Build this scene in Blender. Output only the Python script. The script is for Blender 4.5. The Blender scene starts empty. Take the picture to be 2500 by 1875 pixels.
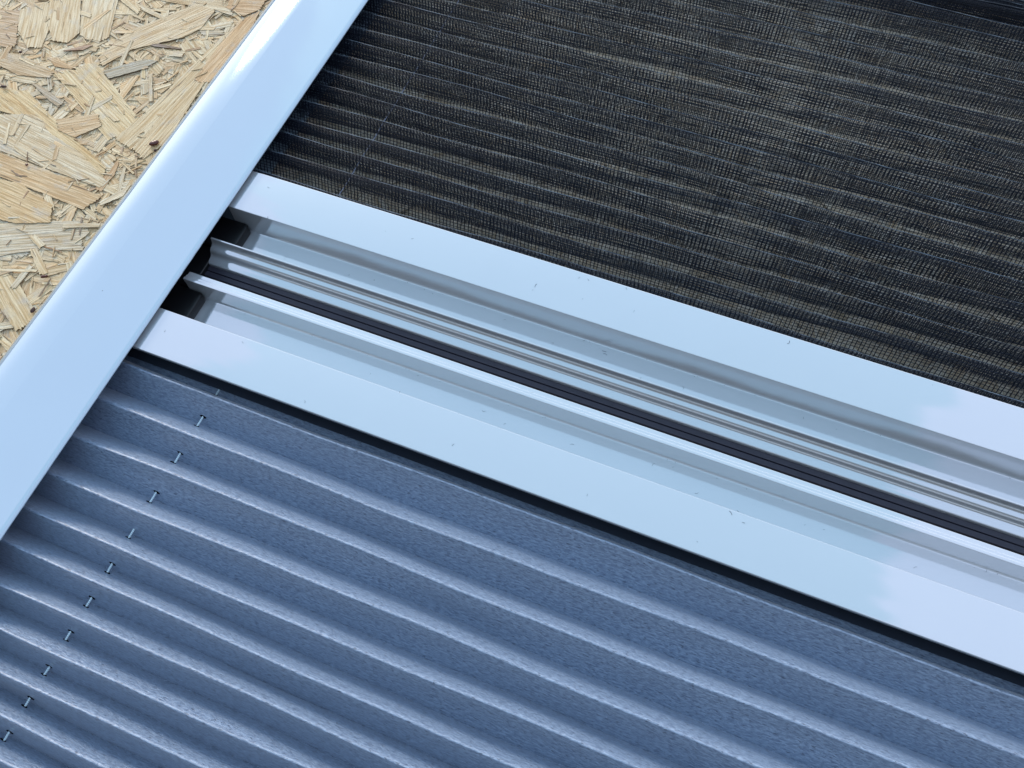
import bpy, math, random
import numpy as np
from mathutils import Matrix, Vector
rnd = random.Random(7)
rng = np.random.default_rng(11)
S = 0.001                       # all lengths below are in millimetres
sc = bpy.context.scene

# ------------------------------------------------------------------ camera
cam_d = bpy.data.cameras.new('camera'); cam = bpy.data.objects.new('camera', cam_d)
sc.collection.objects.link(cam); sc.camera = cam
cam_d.sensor_width = 36.0; cam_d.lens = 29.56; cam_d.clip_start = 0.01; cam_d.clip_end = 100
CM = ((0.92804519, -0.31707576, 0.19543562), (0.37097144, 0.83383947, -0.4087688), (-0.03335125, 0.45185695, 0.89146676))
cam.matrix_world = Matrix.Translation((0, 0, 0.36)) @ Matrix(CM).to_4x4()

# ------------------------------------------------------------------ sky, sun, exposure
SUN_EL = math.radians(23); SUN_DIR = Vector((-0.70, 0.66, 0)).normalized()   # towards the sun
sun_az = math.atan2(SUN_DIR.x, SUN_DIR.y)
w = bpy.data.worlds.new("World"); sc.world = w; w.use_nodes = True
nt = w.node_tree; nt.nodes.clear()
N = nt.nodes.new; L = nt.links.new
def mathn(tree, op, a, b=None, c=None, clamp=False):
    n = tree.nodes.new('ShaderNodeMath'); n.operation = op; n.use_clamp = clamp
    for i, v in enumerate((a, b, c)):
        if v is None: continue
        if isinstance(v, (int, float)): n.inputs[i].default_value = v
        else: tree.links.new(v, n.inputs[i])
    return n.outputs[0]
out = N('ShaderNodeOutputWorld'); bg = N('ShaderNodeBackground'); sky = N('ShaderNodeTexSky')
sky.sky_type = 'NISHITA'; sky.sun_disc = False; sky.sun_elevation = SUN_EL; sky.sun_rotation = sun_az
sky.air_density = 1.0; sky.dust_density = 1.5; sky.ozone_density = 1.5
tc = N('ShaderNodeTexCoord'); sep = N('ShaderNodeSeparateXYZ'); L(tc.outputs['Generated'], sep.inputs[0])
no = N('ShaderNodeTexNoise'); no.inputs['Scale'].default_value = 9; no.inputs['Detail'].default_value = 10; no.inputs['Roughness'].default_value = 0.72
L(tc.outputs['Generated'], no.inputs['Vector'])
# clouds: two banks left and right of the zenith, ragged edges
bank = mathn(nt, 'ABSOLUTE', mathn(nt, 'ADD', sep.outputs[0], 0.12))
cm = mathn(nt, 'ADD', mathn(nt, 'MULTIPLY', bank, 1.0), mathn(nt, 'MULTIPLY', no.outputs[0], 0.26))
ramp = N('ShaderNodeMapRange'); ramp.interpolation_type = 'SMOOTHSTEP'
L(cm, ramp.inputs[0]); ramp.inputs[1].default_value = 0.507; ramp.inputs[2].default_value = 0.512
mix = N('ShaderNodeMix'); mix.data_type = 'RGBA'
veil = N('ShaderNodeMix'); veil.data_type = 'RGBA'; veil.inputs[0].default_value = 0.55     # thin high haze
L(sky.outputs[0], veil.inputs[6]); veil.inputs[7].default_value = (5.6, 8.6, 11.3, 1)
L(mathn(nt, 'MULTIPLY', ramp.outputs[0], 0.85), mix.inputs[0]); L(veil.outputs[2], mix.inputs[6])
mix.inputs[7].default_value = (5.2, 6.2, 8.4, 1)
# added bright glow low over the far side, lights the backs of the pleats
lowb = N('ShaderNodeMapRange'); lowb.interpolation_type = 'SMOOTHSTEP'; L(sep.outputs[2], lowb.inputs[0])
lowb.inputs[1].default_value = 0.50; lowb.inputs[2].default_value = 0.24
farb = N('ShaderNodeMapRange'); farb.interpolation_type = 'SMOOTHSTEP'; L(sep.outputs[1], farb.inputs[0])
farb.inputs[1].default_value = 0.0; farb.inputs[2].default_value = 0.6
mixb = N('ShaderNodeMix'); mixb.data_type = 'RGBA'; L(mathn(nt, 'MULTIPLY', lowb.outputs[0], farb.outputs[0]), mixb.inputs[0])
L(mix.outputs[2], mixb.inputs[6]); mixb.inputs[7].default_value = (12.5, 12.8, 14.0, 1)
# added dark band low behind the camera, keeps light off camera-facing walls
no2 = N('ShaderNodeTexNoise'); no2.inputs['Scale'].default_value = 7; no2.inputs['Detail'].default_value = 6; L(tc.outputs['Generated'], no2.inputs['Vector'])
back = mathn(nt, 'MAXIMUM', mathn(nt, 'MULTIPLY', sep.outputs[1], -1.0), 0.0)
hgt = mathn(nt, 'ADD', mathn(nt, 'MULTIPLY', back, 1.22), mathn(nt, 'MULTIPLY', no2.outputs[0], 0.14))
tm = N('ShaderNodeMapRange'); L(mathn(nt, 'SUBTRACT', sep.outputs[2], hgt), tm.inputs[0]); tm.inputs[1].default_value = -0.01; tm.inputs[2].default_value = 0.01
mixt = N('ShaderNodeMix'); mixt.data_type = 'RGBA'; L(tm.outputs[0], mixt.inputs[0]); mixt.inputs[6].default_value = (0.95, 0.93, 0.90, 1)
L(mixb.outputs[2], mixt.inputs[7])
L(mixt.outputs[2], bg.inputs[0]); bg.inputs[1].default_value = 0.13
L(bg.outputs[0], out.inputs[0])

sd = bpy.data.lights.new('sun', 'SUN'); sd.energy = 1.4; sd.angle = math.radians(12); sd.color = (1.0, 0.9, 0.78)
sun = bpy.data.objects.new('sun', sd); sc.collection.objects.link(sun)
dv = -(SUN_DIR * math.cos(SUN_EL) + Vector((0, 0, math.sin(SUN_EL))))
sun.rotation_euler = dv.to_track_quat('-Z', 'Y').to_euler()
vs = sc.view_settings
vs.view_transform = 'Standard'; vs.look = 'None'; vs.gamma = 1; vs.exposure = 0.4; vs.use_curve_mapping = False
sc.cycles.max_bounces = 8; sc.cycles.transparent_max_bounces = 16

# ------------------------------------------------------------------ helpers
def link_mesh(name, verts, faces, m=None, parent=None, smooth=False):
    me = bpy.data.meshes.new(name)
    v = np.asarray(verts, dtype=float) * S
    me.from_pydata(v.tolist(), [], faces if isinstance(faces, list) else faces.tolist())
    if smooth: me.polygons.foreach_set('use_smooth', [True] * len(me.polygons))
    me.update()
    o = bpy.data.objects.new(name, me); sc.collection.objects.link(o)
    if m: me.materials.append(m)
    if parent: o.parent = parent; o.matrix_parent_inverse = parent.matrix_world.inverted()
    return o
def empty(name, loc, label, cat, group=None):
    o = bpy.data.objects.new(name, None); sc.collection.objects.link(o)
    o.location = [c * S for c in loc]; o.empty_display_size = 0.02
    o['label'] = label; o['category'] = cat
    if group: o['group'] = group
    bpy.context.view_layer.update()
    return o
def fillet(pts, r):
    """round listed corners of a closed polygon: pts = [(a,b,radius or None)]"""
    outp = []; n = len(pts)
    for i in range(n):
        p = Vector(pts[i][:2]); rr = pts[i][2] if len(pts[i]) > 2 else r
        a = Vector(pts[i - 1][:2]); b = Vector(pts[(i + 1) % n][:2])
        da = (a - p); db = (b - p)
        rr = min(rr, da.length * .45, db.length * .45)
        if rr < 1e-3: outp.append(tuple(p)); continue
        A = p + da.normalized() * rr; B = p + db.normalized() * rr
        for k in range(8):
            t = k / 7; outp.append(tuple((1 - t) ** 2 * A + 2 * t * (1 - t) * p + t * t * B))
    return outp
def extrude_x(name, prof, x0, x1, m, parent=None, nseg=1, wob=0.0):
    n = len(prof); V = []; F = []
    xs = np.linspace(x0, x1, nseg + 1)
    for x in xs: V += [(x, p[0], p[1]) for p in prof]
    for s in range(nseg):
        for i in range(n):
            j = (i + 1) % n
            F.append((s * n + i, s * n + j, (s + 1) * n + j, (s + 1) * n + i))
    F.append(tuple(range(n))[::-1]); F.append(tuple(nseg * n + i for i in range(n)))
    o = link_mesh(name, V, F, m, parent)
    smooth_by_angle(o); return o
def extrude_y(name, prof, y0, y1, m, parent=None, deg=32):
    n = len(prof)
    V = [(p[0], y0, p[1]) for p in prof] + [(p[0], y1, p[1]) for p in prof]
    F = [(i, (i + 1) % n, n + (i + 1) % n, n + i) for i in range(n)] + [tuple(range(n))[::-1], tuple(n + i for i in range(n))]
    o = link_mesh(name, V, F, m, parent); smooth_by_angle(o, deg); return o
import bmesh
def smooth_by_angle(o, deg=32):
    me = o.data; bm = bmesh.new(); bm.from_mesh(me)
    bmesh.ops.recalc_face_normals(bm, faces=bm.faces)
    for f in bm.faces: f.smooth = True
    for e in bm.edges:
        if len(e.link_faces) != 2 or e.calc_face_angle(0) > math.radians(deg): e.smooth = False
    bm.to_mesh(me); bm.free()
def tube(V, F, pts, r, k=4, phase=0.785):
    """append a thin tube along pts (array n x 3) to V,F"""
    pts = np.asarray(pts, float); n = len(pts)
    d = np.gradient(pts, axis=0); d /= np.linalg.norm(d, axis=1)[:, None] + 1e-9
    ref = np.where(np.abs(d[:, [0]]) > .8, np.array([[0, 1., 0]]), np.array([[1., 0, 0]]))
    a = np.cross(d, ref); a /= np.linalg.norm(a, axis=1)[:, None]; b = np.cross(d, a)
    base = sum(len(x) for x in V)
    ring = [pts + (a * math.cos(phase + 2 * math.pi * q / k) + b * math.sin(phase + 2 * math.pi * q / k)) * r for q in range(k)]
    R = np.stack(ring, axis=1).reshape(-1, 3); V.append(R)
    i = np.arange(n - 1)[:, None] * k; q = np.arange(k)[None, :]; q2 = (q + 1) % k
    F.append(np.stack([base + i + q, base + i + q2, base + i + k + q2, base + i + k + q], axis=-1).reshape(-1, 4))

# ------------------------------------------------------------------ materials
def newmat(name):
    m = bpy.data.materials.new(name); m.use_nodes = True
    return m, m.node_tree, m.node_tree.nodes['Principled BSDF']
def tn(t, kind, **kw):
    n = t.nodes.new('ShaderNode' + kind)
    for k, v in kw.items(): n.inputs[k.replace('_', ' ')].default_value = v
    return n
def objco(t, scale, loc=(0, 0, 0)):
    tcn = t.nodes.new('ShaderNodeTexCoord'); mp = t.nodes.new('ShaderNodeMapping')
    mp.inputs['Scale'].default_value = scale; mp.inputs['Location'].default_value = loc
    t.links.new(tcn.outputs['Object'], mp.inputs[0]); return mp.outputs[0]
def ramp_n(t, fac, stops):
    r = t.nodes.new('ShaderNodeValToRGB'); e = r.color_ramp.elements
    e[0].position, e[0].color = stops[0]; e[1].position, e[1].color = stops[-1]
    for p, c in stops[1:-1]:
        q = e.new(p); q.color = c
    t.links.new(fac, r.inputs[0]); return r.outputs[0]
def mixc(t, fac, a, b, mode='MIX'):
    n = t.nodes.new('ShaderNodeMix'); n.data_type = 'RGBA'; n.blend_type = mode
    for i, v in ((0, fac), (6, a), (7, b)):
        if isinstance(v, (int, float)): n.inputs[i].default_value = v
        elif isinstance(v, tuple): n.inputs[i].default_value = v
        else: t.links.new(v, n.inputs[i])
    return n.outputs[2]

def paint(name, base, rough, coat=0.6, metal=0.4, mrough=0.1):
    """glossy powder-coated aluminium with slight waviness, dust dots and tiny scuffs"""
    m, t, b = newmat(name)
    v = objco(t, (1, 1, 1))
    n1 = tn(t, 'TexNoise', Scale=38.0, Detail=3.0); t.links.new(v, n1.inputs['Vector'])
    n2 = tn(t, 'TexNoise', Scale=1500.0, Detail=2.0); t.links.new(v, n2.inputs['Vector'])
    vo = tn(t, 'TexVoronoi', Scale=75.0); t.links.new(v, vo.inputs['Vector'])
    spk = mathn(t, 'LESS_THAN', vo.outputs['Distance'], 0.026)
    wn = t.nodes.new('ShaderNodeSeparateColor'); t.links.new(vo.outputs['Color'], wn.inputs[0])
    spk = mathn(t, 'MULTIPLY', spk, mathn(t, 'GREATER_THAN', wn.outputs[0], 0.72))
    col = mixc(t, mathn(t, 'MULTIPLY', n1.outputs[0], 0.35), base + (1,), tuple(c * 0.9 for c in base) + (1,))
    col = mixc(t, mathn(t, 'MULTIPLY', spk, 0.7), col, (0.12, 0.12, 0.13, 1))
    t.links.new(col, b.inputs['Base Color'])
    b.inputs['Roughness'].default_value = mrough; b.inputs['Metallic'].default_value = metal
    r = t.nodes.new('ShaderNodeMapRange'); t.links.new(n1.outputs[0], r.inputs[0])
    r.inputs[1].default_value = .3; r.inputs[2].default_value = .7; r.inputs[3].default_value = rough; r.inputs[4].default_value = rough * 1.5
    b.inputs['Coat Weight'].default_value = coat; t.links.new(r.outputs[0], b.inputs['Coat Roughness'])
    b.inputs['Coat IOR'].default_value = 1.95
    bp = tn(t, 'Bump', Strength=0.015, Distance=0.0004); t.links.new(n2.outputs[0], bp.inputs['Height'])
    bp2 = tn(t, 'Bump', Strength=0.012, Distance=0.002); t.links.new(n1.outputs[0], bp2.inputs['Height']); t.links.new(bp.outputs[0], bp2.inputs['Normal'])
    t.links.new(bp2.outputs[0], b.inputs['Normal']); t.links.new(bp2.outputs[0], b.inputs['Coat Normal'])
    return m
PAINT_RAIL = paint('rail_paint', (0.41, 0.52, 0.60), 0.015, 1.0, 0.25, 0.08)
PAINT_BAR = paint('bar_paint', (0.58, 0.61, 0.635), 0.012, 1.0, 0.5, 0.025)

def simple(name, col, rough, spec=0.5, bump=None):
    m, t, b = newmat(name); v = objco(t, (1, 1, 1))
    n1 = tn(t, 'TexNoise', Scale=220.0, Detail=4.0); t.links.new(v, n1.inputs['Vector'])
    t.links.new(mixc(t, n1.outputs[0], tuple(c * .8 for c in col) + (1,), tuple(min(1, c * 1.2) for c in col) + (1,)), b.inputs['Base Color'])
    b.inputs['Roughness'].default_value = rough; b.inputs['Specular IOR Level'].default_value = spec
    bp = tn(t, 'Bump', Strength=0.2, Distance=0.0003); t.links.new(n1.outputs[0], bp.inputs['Height']); t.links.new(bp.outputs[0], b.inputs['Normal'])
    return m
BLACK = simple('black_plastic', (0.006, 0.006, 0.007), 0.35, 0.35)
MAGNET = simple('magnet_strip', (0.030, 0.029, 0.042), 0.45, 0.3)
THREAD = simple('net_thread', (0.005, 0.009, 0.022), 0.45, 0.5)
def crease_mat():  # light caught on the pleat crests is put into the thread colour
    m, t, b = newmat('net_crease_lit'); v = objco(t, (1, 3, 3))
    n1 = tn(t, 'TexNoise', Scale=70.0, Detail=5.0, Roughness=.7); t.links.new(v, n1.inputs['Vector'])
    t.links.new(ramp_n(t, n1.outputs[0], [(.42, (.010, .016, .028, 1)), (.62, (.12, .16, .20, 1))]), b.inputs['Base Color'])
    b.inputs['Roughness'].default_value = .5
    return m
CREASE_LIT = crease_mat()
NETCORD = simple('net_cord', (0.22, 0.24, 0.31), 0.6, 0.3)
HOLE = simple('cord_slit', (0.004, 0.004, 0.006), 0.9, 0.05)
LINT_D = simple('dark_lint', (0.05, 0.06, 0.08), 0.8, 0.2)

def cord_mat():
    m, t, b = newmat('braided_cord'); v = objco(t, (1, 1, 1))
    wv = t.nodes.new('ShaderNodeTexWave'); wv.inputs['Scale'].default_value = 380; wv.bands_direction = 'Y'
    wv.inputs['Distortion'].default_value = 1.2; t.links.new(v, wv.inputs['Vector'])
    t.links.new(mixc(t, wv.outputs[0], (0.42, 0.55, 0.60, 1), (0.66, 0.80, 0.84, 1)), b.inputs['Base Color'])
    b.inputs['Roughness'].default_value = .6
    bp = tn(t, 'Bump', Strength=0.6, Distance=0.0002); t.links.new(wv.outputs[0], bp.inputs['Height']); t.links.new(bp.outputs[0], b.inputs['Normal'])
    return m
CORD = cord_mat()

def fabric_mat():
    m, t, b = newmat('shade_fabric')
    uv = t.nodes.new('ShaderNodeUVMap'); uv.uv_map = 'UVMap'
    mp = t.nodes.new('ShaderNodeMapping'); t.links.new(uv.outputs[0], mp.inputs[0]); mp.inputs['Scale'].default_value = (360, 1180, 1)
    mp.inputs['Rotation'].default_value = (0, 0, 0.07)
    n1 = tn(t, 'TexNoise', Scale=1.0, Detail=4.0, Roughness=0.65, Distortion=0.5); t.links.new(mp.outputs[0], n1.inputs['Vector'])
    mp2 = t.nodes.new('ShaderNodeMapping'); t.links.new(uv.outputs[0], mp2.inputs[0]); mp2.inputs['Scale'].default_value = (380, 1280, 1); mp2.inputs['Location'].default_value = (7, 3, 0)
    n2 = tn(t, 'TexNoise', Scale=1.0, Detail=1.0); t.links.new(mp2.outputs[0], n2.inputs['Vector'])
    n3 = tn(t, 'TexNoise', Scale=26.0, Detail=3.0); t.links.new(uv.outputs[0], n3.inputs['Vector'])
    base = mixc(t, n3.outputs[0], (0.195, 0.265, 0.37, 1), (0.208, 0.28, 0.385, 1))
    rr = t.nodes.new('ShaderNodeMapRange'); t.links.new(n1.outputs[0], rr.inputs[0]); rr.inputs[1].default_value = .36; rr.inputs[2].default_value = .62
    base = mixc(t, rr.outputs[0], mixc(t, 1.0, base, (0.55, 0.58, 0.65, 1), 'MULTIPLY'), mixc(t, 1.0, base, (1.32, 1.28, 1.23, 1), 'MULTIPLY'))
    # sparse dark pin-holes and slubs of the non-woven
    dk = t.nodes.new('ShaderNodeMapRange'); t.links.new(n2.outputs[0], dk.inputs[0])
    dk.inputs[1].default_value = 0.36; dk.inputs[2].default_value = 0.30; dk.inputs[3].default_value = 0; dk.inputs[4].default_value = .75
    base = mixc(t, dk.outputs[0], base, (0.035, 0.055, 0.10, 1))
    t.links.new(base, b.inputs['Base Color'])
    b.inputs['Roughness'].default_value = 0.36; b.inputs['Specular IOR Level'].default_value = 0.9
    b.inputs['Coat Weight'].default_value = 0.85; b.inputs['Coat Roughness'].default_value = 0.30; b.inputs['Coat IOR'].default_value = 1.6
    b.inputs['Sheen Weight'].default_value = 0.25; b.inputs['Sheen Roughness'].default_value = 0.4
    h = mathn(t, 'SUBTRACT', n1.outputs[0], mathn(t, 'MULTIPLY', dk.outputs[0], .4))
    bp = tn(t, 'Bump', Strength=1.0, Distance=0.0005); t.links.new(h, bp.inputs['Height']); t.links.new(bp.outputs[0], b.inputs['Normal'])
    return m
FABRIC = fabric_mat()

def flake_mat():
    m, t, b = newmat('osb_strands')
    at = t.nodes.new('ShaderNodeAttribute'); at.attribute_name = 'tone'
    uv = t.nodes.new('ShaderNodeUVMap'); uv.uv_map = 'UVMap'
    def nz(sx, sy, det, loc=(0, 0, 0), dist=0.0):
        mp = t.nodes.new('ShaderNodeMapping'); t.links.new(uv.outputs[0], mp.inputs[0])
        mp.inputs['Scale'].default_value = (sx, sy, 1); mp.inputs['Location'].default_value = loc
        n = tn(t, 'TexNoise', Scale=1.0, Detail=det, Roughness=0.6, Distortion=dist); t.links.new(mp.outputs[0], n.inputs['Vector']); return n.outputs[0]
    streak = nz(38, 900, 4, dist=0.3); broad = nz(30, 190, 2, (3, 1, 0)); pore = nz(420, 2300, 2, (9, 4, 0)); cr = nz(22, 520, 3, (1, 8, 0), 0.5)
    blot = nz(70, 90, 4, (5, 5, 0)); fine = nz(1200, 2600, 3, (2, 2, 0))
    def mr(x, a, b_, c, d):
        r = t.nodes.new('ShaderNodeMapRange'); t.links.new(x, r.inputs[0])
        for i, q in zip((1, 2, 3, 4), (a, b_, c, d)): r.inputs[i].default_value = q
        return r.outputs[0]
    col = at.outputs['Color']
    col = mixc(t, mr(streak, .40, .60, 0, .85), col, mixc(t, 1.0, col, (0.66, 0.55, 0.42, 1), 'MULTIPLY'))
    col = mixc(t, mr(broad, .45, .7, 0, .5), col, mixc(t, 1.0, col, (0.84, 0.66, 0.42, 1), 'MULTIPLY'))
    col = mixc(t, mr(blot, .55, .72, 0, .5), col, (0.55, 0.53, 0.48, 1))
    col = mixc(t, mr(fine, .4, .7, 0, .35), col, mixc(t, 1.0, col, (0.6, 0.52, 0.42, 1), 'MULTIPLY'))
    col = mixc(t, mr(pore, .33, .27, 0, .8), col, (0.15, 0.09, 0.05, 1))
    crk = mr(cr, .335, .315, 0, .8)
    col = mixc(t, crk, col, (0.16, 0.09, 0.045, 1))
    t.links.new(col, b.inputs['Base Color']); b.inputs['Roughness'].default_value = .62; b.inputs['Specular IOR Level'].default_value = .3
    h = mathn(t, 'SUBTRACT', mathn(t, 'ADD', streak, mathn(t, 'MULTIPLY', fine, .35)), mathn(t, 'MULTIPLY', crk, .6))
    bp = tn(t, 'Bump', Strength=0.8, Distance=0.001); t.links.new(h, bp.inputs['Height']); t.links.new(bp.outputs[0], b.inputs['Normal'])
    return m
FLAKE = flake_mat()

# ------------------------------------------------------------------ OSB board (the surface everything lies on)
ZB = -26.0
def unproj(u, v, z):
    """a point of the board seen at photo pixel u,v (2500 px wide): used once to lay out the large strands"""
    d = Vector((u - 1250, -(v - 937.5), -2052.8)); r = Matrix(CM) @ d
    k = (z / 1000 - 0.36) / r.z
    return (r.x * k * 1000, r.y * k * 1000)
FV, FF, FUV, FT = [], [], [], []
def add_poly(poly, zt, tone, ang, thick=0.5, tilt=(0, 0), jag=0.35):
    """one strand: polygon (mm) with rough edges, top face + side skirt"""
    P = []
    n = len(poly); tone = tuple((c + (.80 - c) * .18) * q for c, q in zip(tone, (1.20, 1.08, .88)))
    ca, sa = math.cos(ang), math.sin(ang)
    for i in range(n):
        a = poly[i]; b = poly[(i + 1) % n]
        ln = math.hypot(b[0] - a[0], b[1] - a[1]); k = max(1, int(ln / 1.6))
        dx, dy = (b[0] - a[0]) / max(ln, 1e-6), (b[1] - a[1]) / max(ln, 1e-6)
        along = abs(dx * ca + dy * sa)
        amp = jag * (1.0 if along < .7 else .35)
        if along < .7: k = max(2, int(ln / .8))
        for q in range(k):
            t_ = q / k; o_ = rnd.gauss(0, amp) + (abs(rnd.gauss(0, .7)) * (1 if q % 2 else -.3) if along < .7 and ln > 3 else 0) if q else 0
            P.append((a[0] + (b[0] - a[0]) * t_ - dy * o_, a[1] + (b[1] - a[1]) * t_ + dx * o_))
    cx = sum(p[0] for p in P) / len(P); cy = sum(p[1] for p in P) / len(P)
    base = len(FV); n = len(P); ou, ov = rnd.uniform(0, 9), rnd.uniform(0, 9)
    for z_off, grow in ((0, 1.0), (-thick, 1.0)):
        for p in P:
            z = zt + z_off + (p[0] - cx) * tilt[0] + (p[1] - cy) * tilt[1]
            FV.append((p[0], p[1], max(z, ZB - 3)))
    def uvp(p): return ((p[0] * ca + p[1] * sa) * S + ou, (-p[0] * sa + p[1] * ca) * S + ov)
    FF.append(tuple(range(base, base + n))); FUV.append([uvp(p) for p in P]); FT.append(tone)
    for i in range(n):
        j = (i + 1) % n
        FF.append((base + i, base + n + i, base + n + j, base + j)); FUV.append([uvp(P[i]), uvp(P[i]), uvp(P[j]), uvp(P[j])])
        FT.append(tuple(c * .45 for c in tone))  # sides darkened, shadow along the strand edges put into the tone
TONES = [(.72, .63, .46), (.75, .67, .50), (.67, .57, .40), (.76, .70, .55), (.68, .55, .36), (.64, .62, .54), (.71, .66, .54), (.60, .48, .33), (.73, .58, .38)]
def rand_flake(cx, cy, ln, wd, zt, tone=None, tiltmax=.02, thick=.5):
    ang = rnd.uniform(0, math.pi); ca, sa = math.cos(ang), math.sin(ang)
    pts = []
    e1 = rnd.uniform(-.35, .35) * wd; e2 = rnd.uniform(-.35, .35) * wd
    loc = [(-ln / 2 + e1, -wd / 2), (-ln * .1, -wd / 2 * rnd.uniform(.85, 1.1)), (ln / 2 + e2, -wd / 2 * rnd.uniform(.5, 1)), (ln / 2 - e2 + rnd.uniform(-.2, .2) * wd, wd / 2 * rnd.uniform(.6, 1)), (0, wd / 2 * rnd.uniform(.85, 1.15)), (-ln / 2 - e1, wd / 2 * rnd.uniform(.6, 1))]
    for x, y in loc: pts.append((cx + x * ca - y * sa, cy + x * sa + y * ca))
    tone = tone or rnd.choice(TONES); k = rnd.uniform(.88, 1.1)
    add_poly(pts, zt, tuple(min(.85, c * k) for c in tone), ang, thick, (rnd.uniform(-tiltmax, tiltmax), rnd.uniform(-tiltmax, tiltmax)))
def netlight_tone(x, y):  # strand tone below the net, with pools of light put into it
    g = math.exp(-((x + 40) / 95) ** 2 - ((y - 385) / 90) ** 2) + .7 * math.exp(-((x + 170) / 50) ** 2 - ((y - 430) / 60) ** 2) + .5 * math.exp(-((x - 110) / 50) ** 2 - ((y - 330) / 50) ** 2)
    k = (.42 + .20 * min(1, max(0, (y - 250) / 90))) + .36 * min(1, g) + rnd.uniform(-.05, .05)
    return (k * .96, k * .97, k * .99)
def scatter(x0, x1, y0, y1, n, lr, wr, zr, tones=None, tilt=.02, thick=.5, cond=None):
    for _ in range(n):
        x, y = rnd.uniform(x0, x1), rnd.uniform(y0, y1)
        if cond and not cond(x, y): continue
        rand_flake(x, y, rnd.uniform(*lr), rnd.uniform(*wr), ZB + rnd.uniform(*zr), (netlight_tone(x, y) if tones and tones[0] == 'net' else rnd.choice(tones) if tones else None), tilt, thick)
A = (-545, -315, 70, 410)
scatter(*A, 700, (25, 60), (9, 22), (-1.4, -.5))
scatter(*A, 900, (10, 30), (2.5, 8), (-.6, .1))
scatter(*A, 500, (8, 26), (2, 6), (-.2, .3))
scatter(*A, 650, (4, 14), (.6, 2.4), (-.1, .35), TONES + [(.40, .27, .16), (.74, .68, .56)], .05, .35)
# the strands one can tell apart, laid out as in the photo: (outline in 2212/900 crop pixels, grain dir, tone)
K = .40687
HERO = [
 ([(500, -40), (720, -40), (655, 225), (600, 250), (480, 215)], (560, 250, 620, 0), (.74, .68, .54)),
 ([(-30, 60), (122, 65), (95, 270), (60, 292), (-30, 270)], (0, 60, 100, 80), (.56, .44, .32)),
 ([(122, 65), (300, 20), (310, 150), (250, 290), (165, 285), (110, 180)], (200, 290, 260, 30), (.72, .63, .46)),
 ([(300, 20), (490, -30), (480, 200), (410, 260), (320, 250), (290, 150)], (350, 250, 400, 0), (.73, .64, .47)),
 ([(600, 350), (760, 200), (1180, 30), (1290, 70), (1205, 180), (1100, 230), (800, 300), (620, 400)], (620, 380, 1200, 110), (.66, .57, .42)),
 ([(760, -30), (1330, -30), (1400, 100), (1290, 60), (900, -5)], (760, -20, 1390, 100), (.67, .60, .46)),
 ([(1380, -30), (1610, -30), (1560, 60), (1460, 100), (1360, 50)], (1380, 30, 1560, 40), (.60, .44, .28)),
 ([(-30, 315), (130, 330), (320, 435), (300, 470), (110, 455), (-30, 380)], (0, 350, 310, 450), (.56, .46, .32)),
 ([(190, 500), (240, 515), (385, 615), (350, 645), (300, 610)], (190, 500, 380, 620), (.46, .42, .36)),
 ([(340, 720), (590, 690), (610, 760), (450, 830), (360, 790)], (340, 770, 600, 720), (.63, .50, .33)),
 ([(330, 445), (575, 375), (850, 735), (780, 780), (650, 845)], (390, 430, 740, 800), (.74, .64, .43)),
 ([(-30, 530), (170, 550), (300, 690), (640, 1010), (615, 1065), (430, 950), (200, 720), (-30, 660)], (0, 560, 620, 1040), (.69, .56, .33)),
 ([(-30, 690), (225, 690), (300, 800), (500, 930), (640, 1090), (600, 1130), (300, 1020), (-30, 895)], (0, 780, 600, 1090), (.68, .62, .49)),
 ([(-30, 905), (300, 1030), (610, 1185), (500, 1260), (300, 1180), (-30, 1050)], (0, 960, 600, 1190), (.65, .50, .31)),
 ([(-30, 1070), (130, 1110), (320, 1235), (300, 1340), (100, 1345), (-30, 1310)], (0, 1110, 320, 1250), (.66, .52, .31)),
 ([(-30, 1345), (200, 1330), (500, 1325), (535, 1400), (490, 1440), (500, 1505), (250, 1500), (60, 1525), (-30, 1545)], (0, 1440, 500, 1400), (.60, .58, .51)),
 ([(690, 830), (850, 700), (1130, 420), (1340, 215), (1385, 260), (1180, 475), (790, 900)], (720, 860, 1370, 230), (.70, .61, .44)),
 ([(1165, 480), (1300, 300), (1440, 130), (1560, 70), (1460, 280), (1260, 495), (1215, 500)], (1190, 480, 1540, 80), (.68, .50, .31)),
 ([(800, 890), (1160, 500), (1230, 500), (1000, 860), (860, 960)], (850, 900, 1200, 500), (.69, .58, .40)),
 ([(625, 430), (720, 400), (870, 360), (950, 370), (860, 420), (660, 475)], (630, 450, 940, 370), (.40, .41, .38)),
 ([(850, 360), (875, 360), (872, 475), (850, 470)], (860, 360, 862, 470), (.76, .70, .50)),
 ([(570, 1140), (640, 1040), (660, 1035), (700, 970), (712, 975), (690, 1050), (610, 1150)], (580, 1150, 700, 980), (.55, .37, .20)),
 ([(590, 1220), (720, 1150), (790, 1110), (740, 1180), (610, 1235)], (600, 1230, 780, 1120), (.76, .72, .62)),
 ([(870, 258), (960, 268), (1090, 292), (1080, 300), (930, 284)], (870, 262, 1090, 296), (.20, .15, .14)),
 ([(380, 310), (520, 275), (560, 278), (500, 305)], (380, 310, 560, 278), (.42, .28, .21)),
 ([(280, 340), (380, 370), (470, 425), (330, 400)], (280, 340, 470, 425), (.62, .47, .30)),
 ([(180, 1500), (225, 1490), (290, 1640), (240, 1650)], (200, 1500, 270, 1640), (.74, .64, .46)),
 ([(-30, 1580), (110, 1690), (230, 1900), (100, 1990), (-30, 1800)], (30, 1640, 180, 1900), (.72, .62, .43)),
]
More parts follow.
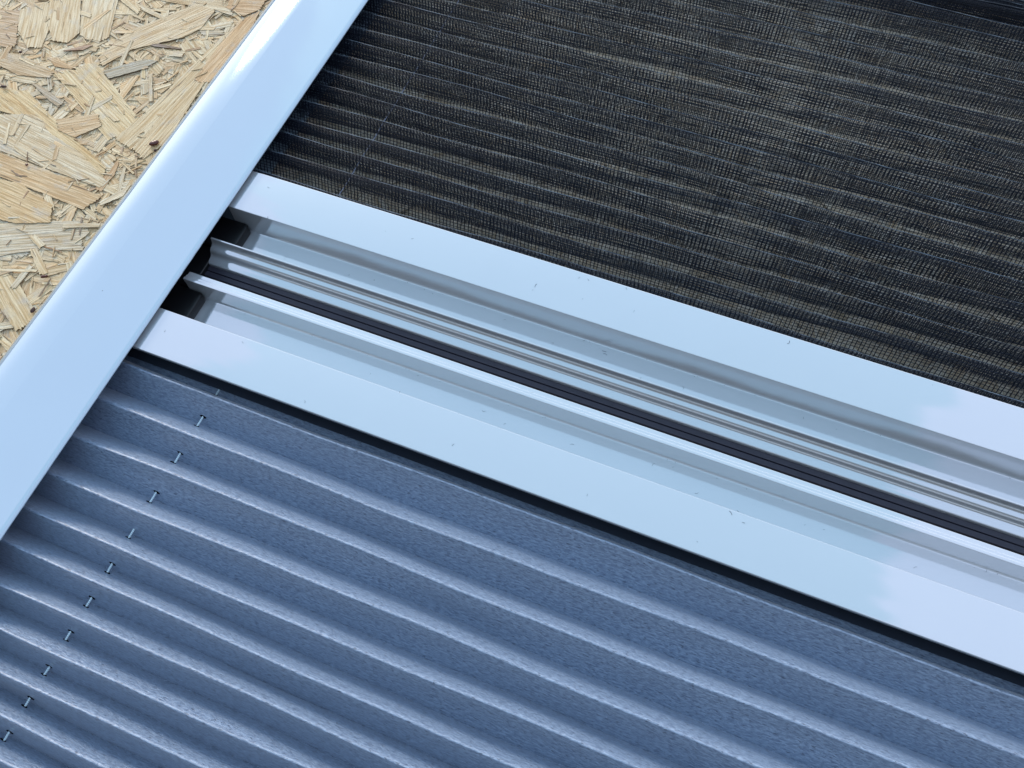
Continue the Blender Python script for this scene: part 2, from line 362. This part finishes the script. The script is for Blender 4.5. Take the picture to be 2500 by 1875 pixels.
for i, (pl, g, tone) in enumerate(HERO):
    pp = [unproj(a * K, b * K, ZB) for a, b in pl]
    g0, g1 = unproj(g[0] * K, g[1] * K, ZB), unproj(g[2] * K, g[3] * K, ZB)
    add_poly(pp, ZB + .35 + .12 * (i % 5), tone, math.atan2(g1[1] - g0[1], g1[0] - g0[0]), .6, (0, 0), .4)
scatter(*A, 330, (2, 9), (.3, 1.1), (.55, 1.1), TONES + [(.30, .18, .10), (.78, .72, .60)], .08, .3)
scatter(*A, 60, (4, 15), (.4, 1.0), (.7, 1.1), [(.22, .15, .11), (.35, .22, .13)], .04, .3)
scatter(*A, 80, (9, 26), (1.5, 5), (.5, 1.0), None, .03, .35)
# under the net
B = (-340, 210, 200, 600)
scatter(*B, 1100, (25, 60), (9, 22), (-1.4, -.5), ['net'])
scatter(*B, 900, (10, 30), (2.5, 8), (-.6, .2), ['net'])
# board body
b0 = len(FV); X0, X1, Y0, Y1 = -640, 480, -260, 720
for z in (ZB - 1.2, ZB - 19):
    FV += [(X0, Y0, z), (X1, Y0, z), (X1, Y1, z), (X0, Y1, z)]
for f in [(0, 1, 2, 3), (7, 6, 5, 4), (0, 4, 5, 1), (1, 5, 6, 2), (2, 6, 7, 3), (3, 7, 4, 0)]:
    FF.append(tuple(b0 + i for i in f)); FUV.append([(FV[b0 + i][0] * S, FV[b0 + i][1] * S) for i in f]); FT.append((.62, .54, .42))
osb = link_mesh('board', FV, FF, FLAKE)
uvl = osb.data.uv_layers.new(name='UVMap'); uvl.data.foreach_set('uv', [c for f in FUV for q in f for c in q])
ca_ = osb.data.attributes.new('tone', 'FLOAT_COLOR', 'FACE'); ca_.data.foreach_set('color', [c for tt in FT for c in (*tt, 1.0)])
osb['kind'] = 'structure'; osb['label'] = 'pale strand board of pressed wood chips under everything'; osb['category'] = 'board'
ground = link_mesh('ground', [(-9000, -9000, -47), (9000, -9000, -47), (9000, 9000, -47), (-9000, 9000, -47)], [(0, 1, 2, 3)], simple('ground_grey', (.36, .34, .32), .9, .2))
ground['kind'] = 'structure'

def blob(name, u, v, z, lx, ly, lz, ang, mat, label, cat, seed=0, group=None):
    """small rounded lump lying on the board"""
    c = unproj(u, v, z); bm = bmesh.new(); bmesh.ops.create_icosphere(bm, subdivisions=3, radius=1)
    r2 = random.Random(seed); ph = [r2.uniform(0, 6) for _ in range(4)]
    ca, sa = math.cos(ang), math.sin(ang); V = []; 
    for q in bm.verts:
        k = 1 + .08 * math.sin(3 * q.co.x + ph[0]) * math.sin(2.5 * q.co.y + ph[1]) + .05 * math.sin(6 * q.co.x + ph[2])
        x, y = q.co.x * lx * k, q.co.y * ly * k
        V.append((c[0] + x * ca - y * sa, c[1] + x * sa + y * ca, z + q.co.z * lz * k))
    F = [tuple(x.index for x in f.verts) for f in bm.faces]; bm.free()
    o = link_mesh(name, V, F, mat, None, True); o['label'] = label; o['category'] = cat
    if group: o['group'] = group
    return o
SEED = simple('seed_brown', (.10, .022, .012), .25, .5); BARK = simple('bark_brown', (.07, .03, .02), .6)
blob('seed', 376, 349, ZB + 2.0, 3.1, 1.7, 1.1, .75, SEED, 'glossy oval brown seed on the strand board beside the white rail', 'seed', 1)
blob('bark_crumb', 379.5, 367, ZB + 1.8, 1.0, .9, .8, .2, BARK, 'small dark crumb just below the glossy oval seed', 'crumb', 2)
blob('bark_crumb', 65, 402, ZB + 1.8, .9, .75, .6, .5, SEED, 'tiny reddish brown crumb alone on the left edge of the board', 'crumb', 3)
blob('bark_crumb', 80, 757, ZB + 1.9, 1.2, 1.9, .8, .1, BARK, 'knobbly dark red crumb on the board near the lower end of the rail', 'crumb', 4)
blob('bark_crumb', 108, 675, ZB + 1.9, 2.3, .9, .8, .5, SEED, 'dark maroon sliver lying in a grey knot on the board', 'crumb', 5)
blob('bark_crumb', 50, 127, ZB + 1.9, 1.2, 1.0, .7, .5, BARK, 'dark crumb near the top left corner of the board', 'crumb', 6)
blob('bark_crumb', 9, 211, ZB + 1.9, 2.2, 1.0, .7, .3, BARK, 'dark purple crumb cut by the left edge of the picture', 'crumb', 7)

# ------------------------------------------------------------------ side rail
rail = empty('side_rail', (-292, 240, ZB + 2.2), 'glossy white aluminium frame rail with rounded outer shoulder lying on the strand board', 'rail')
prof = []
for i in range(0, 121):                       # shoulder, ellipse
    t_ = math.radians(90 - i * 76 / 120)
    prof.append((-300.5 - 33.6 * (math.sin(t_) - .242), 4.02 - 9.1 * (.970 - math.cos(t_))))
prof += [(-292, 4.03), (-280, 4.0), (-264.6, 3.9), (-263.2, 3.7), (-262.4, 3.1), (-262.3, 2.6), (-262.9, 2.25)]
prof += [(-264, 2.2), (-300, 2.2), (-314, -0.5), (-321, -4), (-324, -8), (-324, -21.8), (-270, -21.8), (-270, -23.8), (-326, -23.8)]
extrude_y('outer_profile', prof, -160, 620, PAINT_RAIL, rail, 2.9)
extrude_y('rail_inner_shade', [(-323, -21.6), (-299, -21.6), (-299, -2), (-303, -2), (-323, -17)], -160, 620, BLACK, rail)  # black block added for the shade inside the rail

# ------------------------------------------------------------------ bars
XR = 330
def bar_prof(mir, lip_flat):
    # coordinates measured from the flange's outer edge (s=0) towards the magnet strip
    w_ = 26.7 if not lip_flat else 24.8
    g = w_ + (19.5 if not lip_flat else 21.0)        # where the lip starts
    pts = [(0, 0, .7), (w_, 0, .5), (w_, -18, 1.0), (g, -18, 1.0), (g, -3.4, .35)]
    if not lip_flat:
        pts += [(g + 0.9, -3.5, .4), (g + 1.5, -7.4, 2.2), (g + 5.2, -8.6, 1.7), (g + 6.0, -12.1, 1.7), (g + 8.9, -13.0, 1.3), (g + 10.5, -13.7, .5), (g + 10.5, -21.5, .1)]
    else:
        pts += [(g + 1.6, -3.45, .3), (g + 1.8, -4.05, .2), (g + 3.3, -4.1, .3), (g + 3.5, -4.7, .2), (g + 5.9, -4.8, .4), (g + 6.1, -21.5, .1)]
    pts += [(8, -21.5, .1), (8, -2.2, .1), (0, -2.2, .5)]
    return fillet(pts, .1)
netS = empty('insect_screen', (0, 238, ZB), 'black pleated insect net with its white pull bar, above the dark magnet strip', 'insect screen')
shadeS = empty('pleated_shade', (0, 117, ZB), 'blue grey pleated fabric shade with its white pull bar, in the lower half', 'pleated shade')
Y1b, Y2b = 237.8, 117.0
p1 = [(Y1b - s, z) for s, z in bar_prof(-1, False)]
p2 = [(Y2b + s, z) for s, z in bar_prof(1, True)]
extrude_x('pull_bar', p1, -264.6, XR, PAINT_BAR, netS, 1)
extrude_x('pull_bar', p2, -264.6, XR, PAINT_BAR, shadeS, 1)
# magnet strips, one on each bar
extrude_x('magnet_strip', fillet([(181.0, -15.6), (178.2, -16.1), (178.1, -21), (181.0, -21)], .3), -268, XR, MAGNET, netS)
extrude_x('magnet_strip', fillet([(177.8, -16.3), (174.8, -16.0), (174.8, -21), (177.8, -21)], .3), -268, XR, MAGNET, shadeS)
extrude_x('gap_shade_strip', [(124.3, -2.25), (124.98, -2.25), (124.98, -21.4), (124.3, -21.4), (124.3, -17), (116.6, -15.2), (116.4, -14.2), (124.3, -14)], -290, XR, simple('gap_shade_dark', (.014, .020, .032), .75, .3), shadeS)  # dark strip added under the flange, shade of the gap in its colour
# black end caps sitting in the channels
def cap(y0, y1, xr, z, parent):
    pr = fillet([(-290, y0), (xr, y0, 1.4), (xr, y1, 2.6), (-290, y1)], .2)
    n = len(pr); V = []
    for zz, ins in ((-17.9, 0), (z - .8, 0), (z - .2, .25), (z, .9)):
        cx = -275; cy = (y0 + y1) / 2
        V += [(cx + (p[0] - cx) * (1 - ins / 18), cy + (p[1] - cy) * (1 - ins / 10), zz) for p in pr]
    F = []
    for s in range(3):
        F += [(s * n + i, s * n + (i + 1) % n, (s + 1) * n + (i + 1) % n, (s + 1) * n + i) for i in range(n)]
    F.append(tuple(3 * n + i for i in range(n)))
    o = link_mesh('end_cap', V, F, BLACK, parent); smooth_by_angle(o, 50)
cap(163.4, 190.6, -264.2, -13.2, netS); cap(191.9, 210.9, -255.2, -12, netS); cap(142.0, 162.6, -255.6, -12, shadeS)

# ------------------------------------------------------------------ shade fabric
crest = [132.5, 109.4, 87.3, 66.8, 46.2, 27.6, 10.5, -5.7, -21.2, -36.0, -50.6, -65.2, -79.8, -94.5]
ZC, ZV = -4.2, -21.2
pf = [(141, -8.0)]
for i in range(len(crest) - 1):
    a, b = crest[i], crest[i + 1]; p = a - b; val = b + p * .46
    pf.append((a, ZC, 'c')); pf.append((val, ZV, 'v'))
pf = pf[1:]
path = []
def bez(P0, P1, P2, n, skip=False):
    return [tuple((1 - t) ** 2 * P0[k] + 2 * t * (1 - t) * P1[k] + t * t * P2[k] for k in range(2)) for t in [j / n for j in range(n)]]
pf[0:2] = [(124.2, -21.2, 'c'), (122.8, -15.5, 'c'), (115.0, -21.4, 'v')]; pts2 = [(p[0], p[1]) for p in pf]; path.append(pts2[0])
for i in range(1, len(pts2) - 1):
    p = Vector(pts2[i]); a = Vector(pts2[i - 1]); b = Vector(pts2[i + 1])
    r = 2.4 if pf[i][2] == 'c' else .35
    if pf[i][2] == 'c':      # crest: soft on the far side, crisper towards the camera
        A_ = p + (a - p).normalized() * 6.5; B_ = p + (b - p).normalized() * 1.5
    else:
        A_ = p + (a - p).normalized() * r; B_ = p + (b - p).normalized() * r
    path += bez(A_, p, B_, 6) + [tuple(B_)]
    nxt = Vector(pts2[i + 1])
    # slight belly on the flat
    m_ = (B_ + nxt) / 2
    for t_ in (.3, .5, .7):
        q = B_.lerp(nxt + (B_ - nxt).normalized() * 3, t_)
        path.append((q.x, q.y + .35 * math.sin(math.pi * t_) * (1 if pf[i][2] == 'v' else -.4)))
NX = 150; xs = np.concatenate([np.linspace(-296, -215, 46), np.linspace(-212, 330, NX - 46)])
nP = len(path); arc = [0]
for i in range(1, nP): arc.append(arc[-1] + math.hypot(path[i][0] - path[i - 1][0], path[i][1] - path[i - 1][1]))
V = []; 
for ix, x in enumerate(xs):
    for j, (y, z) in enumerate(path):
        k = (y // 20)
        dy = .45 * math.sin(x * .021 + k * 1.7) + .2 * math.sin(x * .063 + k * 2.9)
        dz = .25 * math.sin(x * .033 + k * 2.3)
        e = math.exp(-(x + 300) / 16)                   # near the rail the pleat sags into the guide
        zz = z + dz * .6 - e * 4.0 * (z - ZV) / (ZC - ZV)
        V.append((x, y + dy + e * 2.0, min(zz, -1)))
F = []; 
for ix in range(len(xs) - 1):
    for j in range(nP - 1): F.append((ix * nP + j, ix * nP + j + 1, (ix + 1) * nP + j + 1, (ix + 1) * nP + j))
fab = link_mesh('fabric', V, F, FABRIC, shadeS, True)
uvl = fab.data.uv_layers.new(name='UVMap'); co = []
for f in F:
    for vi in f: co += [xs[vi // nP] * S, arc[vi % nP] * S]
uvl.data.foreach_set('uv', co)
md = fab.modifiers.new('thickness', 'SOLIDIFY'); md.thickness = 0.35 * S; md.offset = 0
# cord through all pleats
ZCD = -16.2; XC = -220.0
TV, TF = [], []
ys = np.arange(-120, 137, 3.0)
tube(TV, TF, np.stack([np.full_like(ys, XC) + .12 * np.sin(ys * .2), ys, ZCD + .15 * np.sin(ys * .31)], 1), .5, 8)
link_mesh('cord', np.concatenate(TV), np.concatenate(TF), CORD, shadeS, True)
# dark slits where the cord enters the cloth
for i in range(1, nP):
    (ya, za), (yb, zb) = path[i - 1], path[i]
    if (za - ZCD) * (zb - ZCD) < 0:
        t_ = (ZCD - za) / (zb - za); y = ya + (yb - ya) * t_; k = (y // 20)
        y += .45 * math.sin(XC * .021 + k * 1.7) + .2 * math.sin(XC * .063 + k * 2.9)
        d = Vector((0, yb - ya, zb - za)).normalized(); nn = Vector((1, 0, 0)).cross(d)
        if nn.z < 0: nn = -nn
        ctr = Vector((XC, y, ZCD)) + nn * .38
        pts_ = []
        m_ = 14; off = rnd.uniform(-.8, .3)
        for q in range(m_):
            a_ = 2 * math.pi * q / m_
            pts_.append(ctr + Vector((1, 0, 0)) * (math.cos(a_) * 1.75 + off) + d * (math.sin(a_) * .62 + .25 * math.cos(a_)))
        vv = [tuple(q) for q in pts_] + [tuple(q - nn * .5) for q in pts_]
        ff = [tuple(range(m_)), tuple(range(m_, 2 * m_))[::-1]] + [(q, (q + 1) % m_, m_ + (q + 1) % m_, m_ + q) for q in range(m_)]
        link_mesh('cord_slit', vv, ff, HOLE, shadeS)

# ------------------------------------------------------------------ pleated insect net
nc = [233.0, 242.0, 256.2, 270.4, 282.6, 296.8, 310.0, 322.2, 337.2, 350.0, 362.6, 376.2, 390.6, 405.0, 419.4, 435.0, 450.2, 466.0, 482.0, 497.5, 512.0]
y_ = 512.0
while y_ < 600: y_ += 4.5; nc.append(y_)
NZC, NZV = -2.6, -23.2
npf = []
for i in range(len(nc) - 1):
    npf.append((nc[i], NZC, 1)); ym = (nc[i] + nc[i + 1]) / 2
    npf.append((ym, NZC - (min(22.0, 1.5 * (nc[i + 1] - nc[i]) * 364 / ym) if ym < 512 else 17), 0))
def netpt(x, y, z, k):
    e = np.exp(-(x + 300) / 14)
    dy = .8 * np.sin(x * .017 + k * 2.1) + .35 * np.sin(x * .051 + k * 1.3) + .9 * np.sin(x * .006 + k * .4)
    val = np.abs(((k + .5) % 1.0) - .5) * 2          # 0 on crests, 1 in valleys
    dy = dy + val * (1.0 * np.sin(x * .013 + k * 5.3) + 0.5 * np.sin(x * .041 + k * 9.7)) + np.sin(val * math.pi) * .5 * np.sin(k * 7.1 + x * .009)
    dz = .6 * np.sin(x * .023 + k * 3.1) - e * 2.5
    return np.stack([x, y + dy, z + dz], 1)
V, F = [], []; CV, CF = [], []
xl = np.linspace(-292, 215, 110)
PITCH = 2.1
stations = []                              # (y,z,k,is_crest) along the pleated section
for i in range(len(npf) - 1):
    (ya, za, ca1), (yb, zb, _) = npf[i], npf[i + 1]
    ln = math.hypot(yb - ya, zb - za); n = max(2, round(ln / 1.75))
    ka, kb = (i // 2) + (i % 2) * .5, ((i + 1) // 2) + ((i + 1) % 2) * .5
    for q in range(n):
        t_ = q / n; stations.append((ya + (yb - ya) * t_, za + (zb - za) * t_, ka + (kb - ka) * t_, q == 0 and ca1))
for (y, z, k, cst) in stations:
    if y > 560: continue
    P_ = netpt(xl, np.full_like(xl, y), z, k)
    P_[:, 2] += rng.normal(0, .05, len(xl)); P_[:, 1] += rng.normal(0, .05, len(xl)) + rng.normal(0, .10)
    if cst: tube(CV, CF, P_ + [0, 0, .1], .24, 4)
    else: tube(V, F, P_, .155, 4)
sy = np.array([s[0] for s in stations]); sz = np.array([s[1] for s in stations]); sk = np.array([s[2] for s in stations])
x = -290.0
while x < 212:
    xx = x + rng.normal(0, .12)
    P_ = netpt(np.full_like(sy, xx), sy, 0, sk); P_[:, 2] += sz; P_[:, 0] += rng.normal(0, .06, len(sy))
    P_ = P_[P_[:, 1] < 560]
    tube(V, F, P_, .25, 4); x += PITCH
link_mesh('net', np.concatenate(V), np.concatenate(F), THREAD, netS)
link_mesh('crease_thread', np.concatenate(CV), np.concatenate(CF), CREASE_LIT, netS)
TV, TF = [], []
ys = np.arange(226, 600, 3.0)
tube(TV, TF, np.stack([np.full_like(ys, -217.0) + .2 * np.sin(ys * .2), ys, np.full_like(ys, -11.5)], 1), .27, 6)
link_mesh('cord', np.concatenate(TV), np.concatenate(TF), NETCORD, netS, True)

# ------------------------------------------------------------------ specks of lint on the bars
TV, TF = [], []
def lint(x, y, z, ln, r=.06):
    a = rnd.uniform(0, 6.28); c = rnd.uniform(-1.2, 1.2); P_ = []
    for q in range(7):
        t_ = q / 6 - .5; P_.append((x + math.cos(a + c * t_) * ln * t_, y + math.sin(a + c * t_) * ln * t_, z + .1 + .1 * abs(t_)))
    tube(TV, TF, P_, r, 5)
for _ in range(9): lint(rnd.uniform(-255, 150), rnd.uniform(213, 236), 0, rnd.uniform(.4, 1.8))
for _ in range(7): lint(rnd.uniform(-255, 160), rnd.uniform(119, 140), 0, rnd.uniform(.4, 1.6))
for _ in range(20): lint(rnd.uniform(-245, 150), rnd.uniform(193, 210), -18, rnd.uniform(.5, 2.0))
for _ in range(18): lint(rnd.uniform(-245, 150), rnd.uniform(143, 162), -18, rnd.uniform(.5, 2.0))
for _ in range(90):                          # grit caught in the channel corners
    x_ = rnd.uniform(-250, 160); yb_ = rnd.choice((210.6, 192.3, 162.2)); lint(x_, yb_ + rnd.gauss(0, .5) - (.5 if yb_ > 200 else 0), -18, rnd.uniform(.15, .5), rnd.uniform(.05, .11))
for (u, v, zz) in ((653.5, 533, 0), (1475, 858, -18), (1478, 864, -18), (1307, 697, 0), (1927, 837, 0), (1785, 1252, 0)):
    c = unproj(u, v, zz); lint(c[0], c[1], zz, 2.2, .09)
du = link_mesh('dust', np.concatenate(TV), np.concatenate(TF), LINT_D)
du['kind'] = 'stuff'; du['label'] = 'tiny dark lint specks scattered on the two white pull bars'; du['category'] = 'dust'
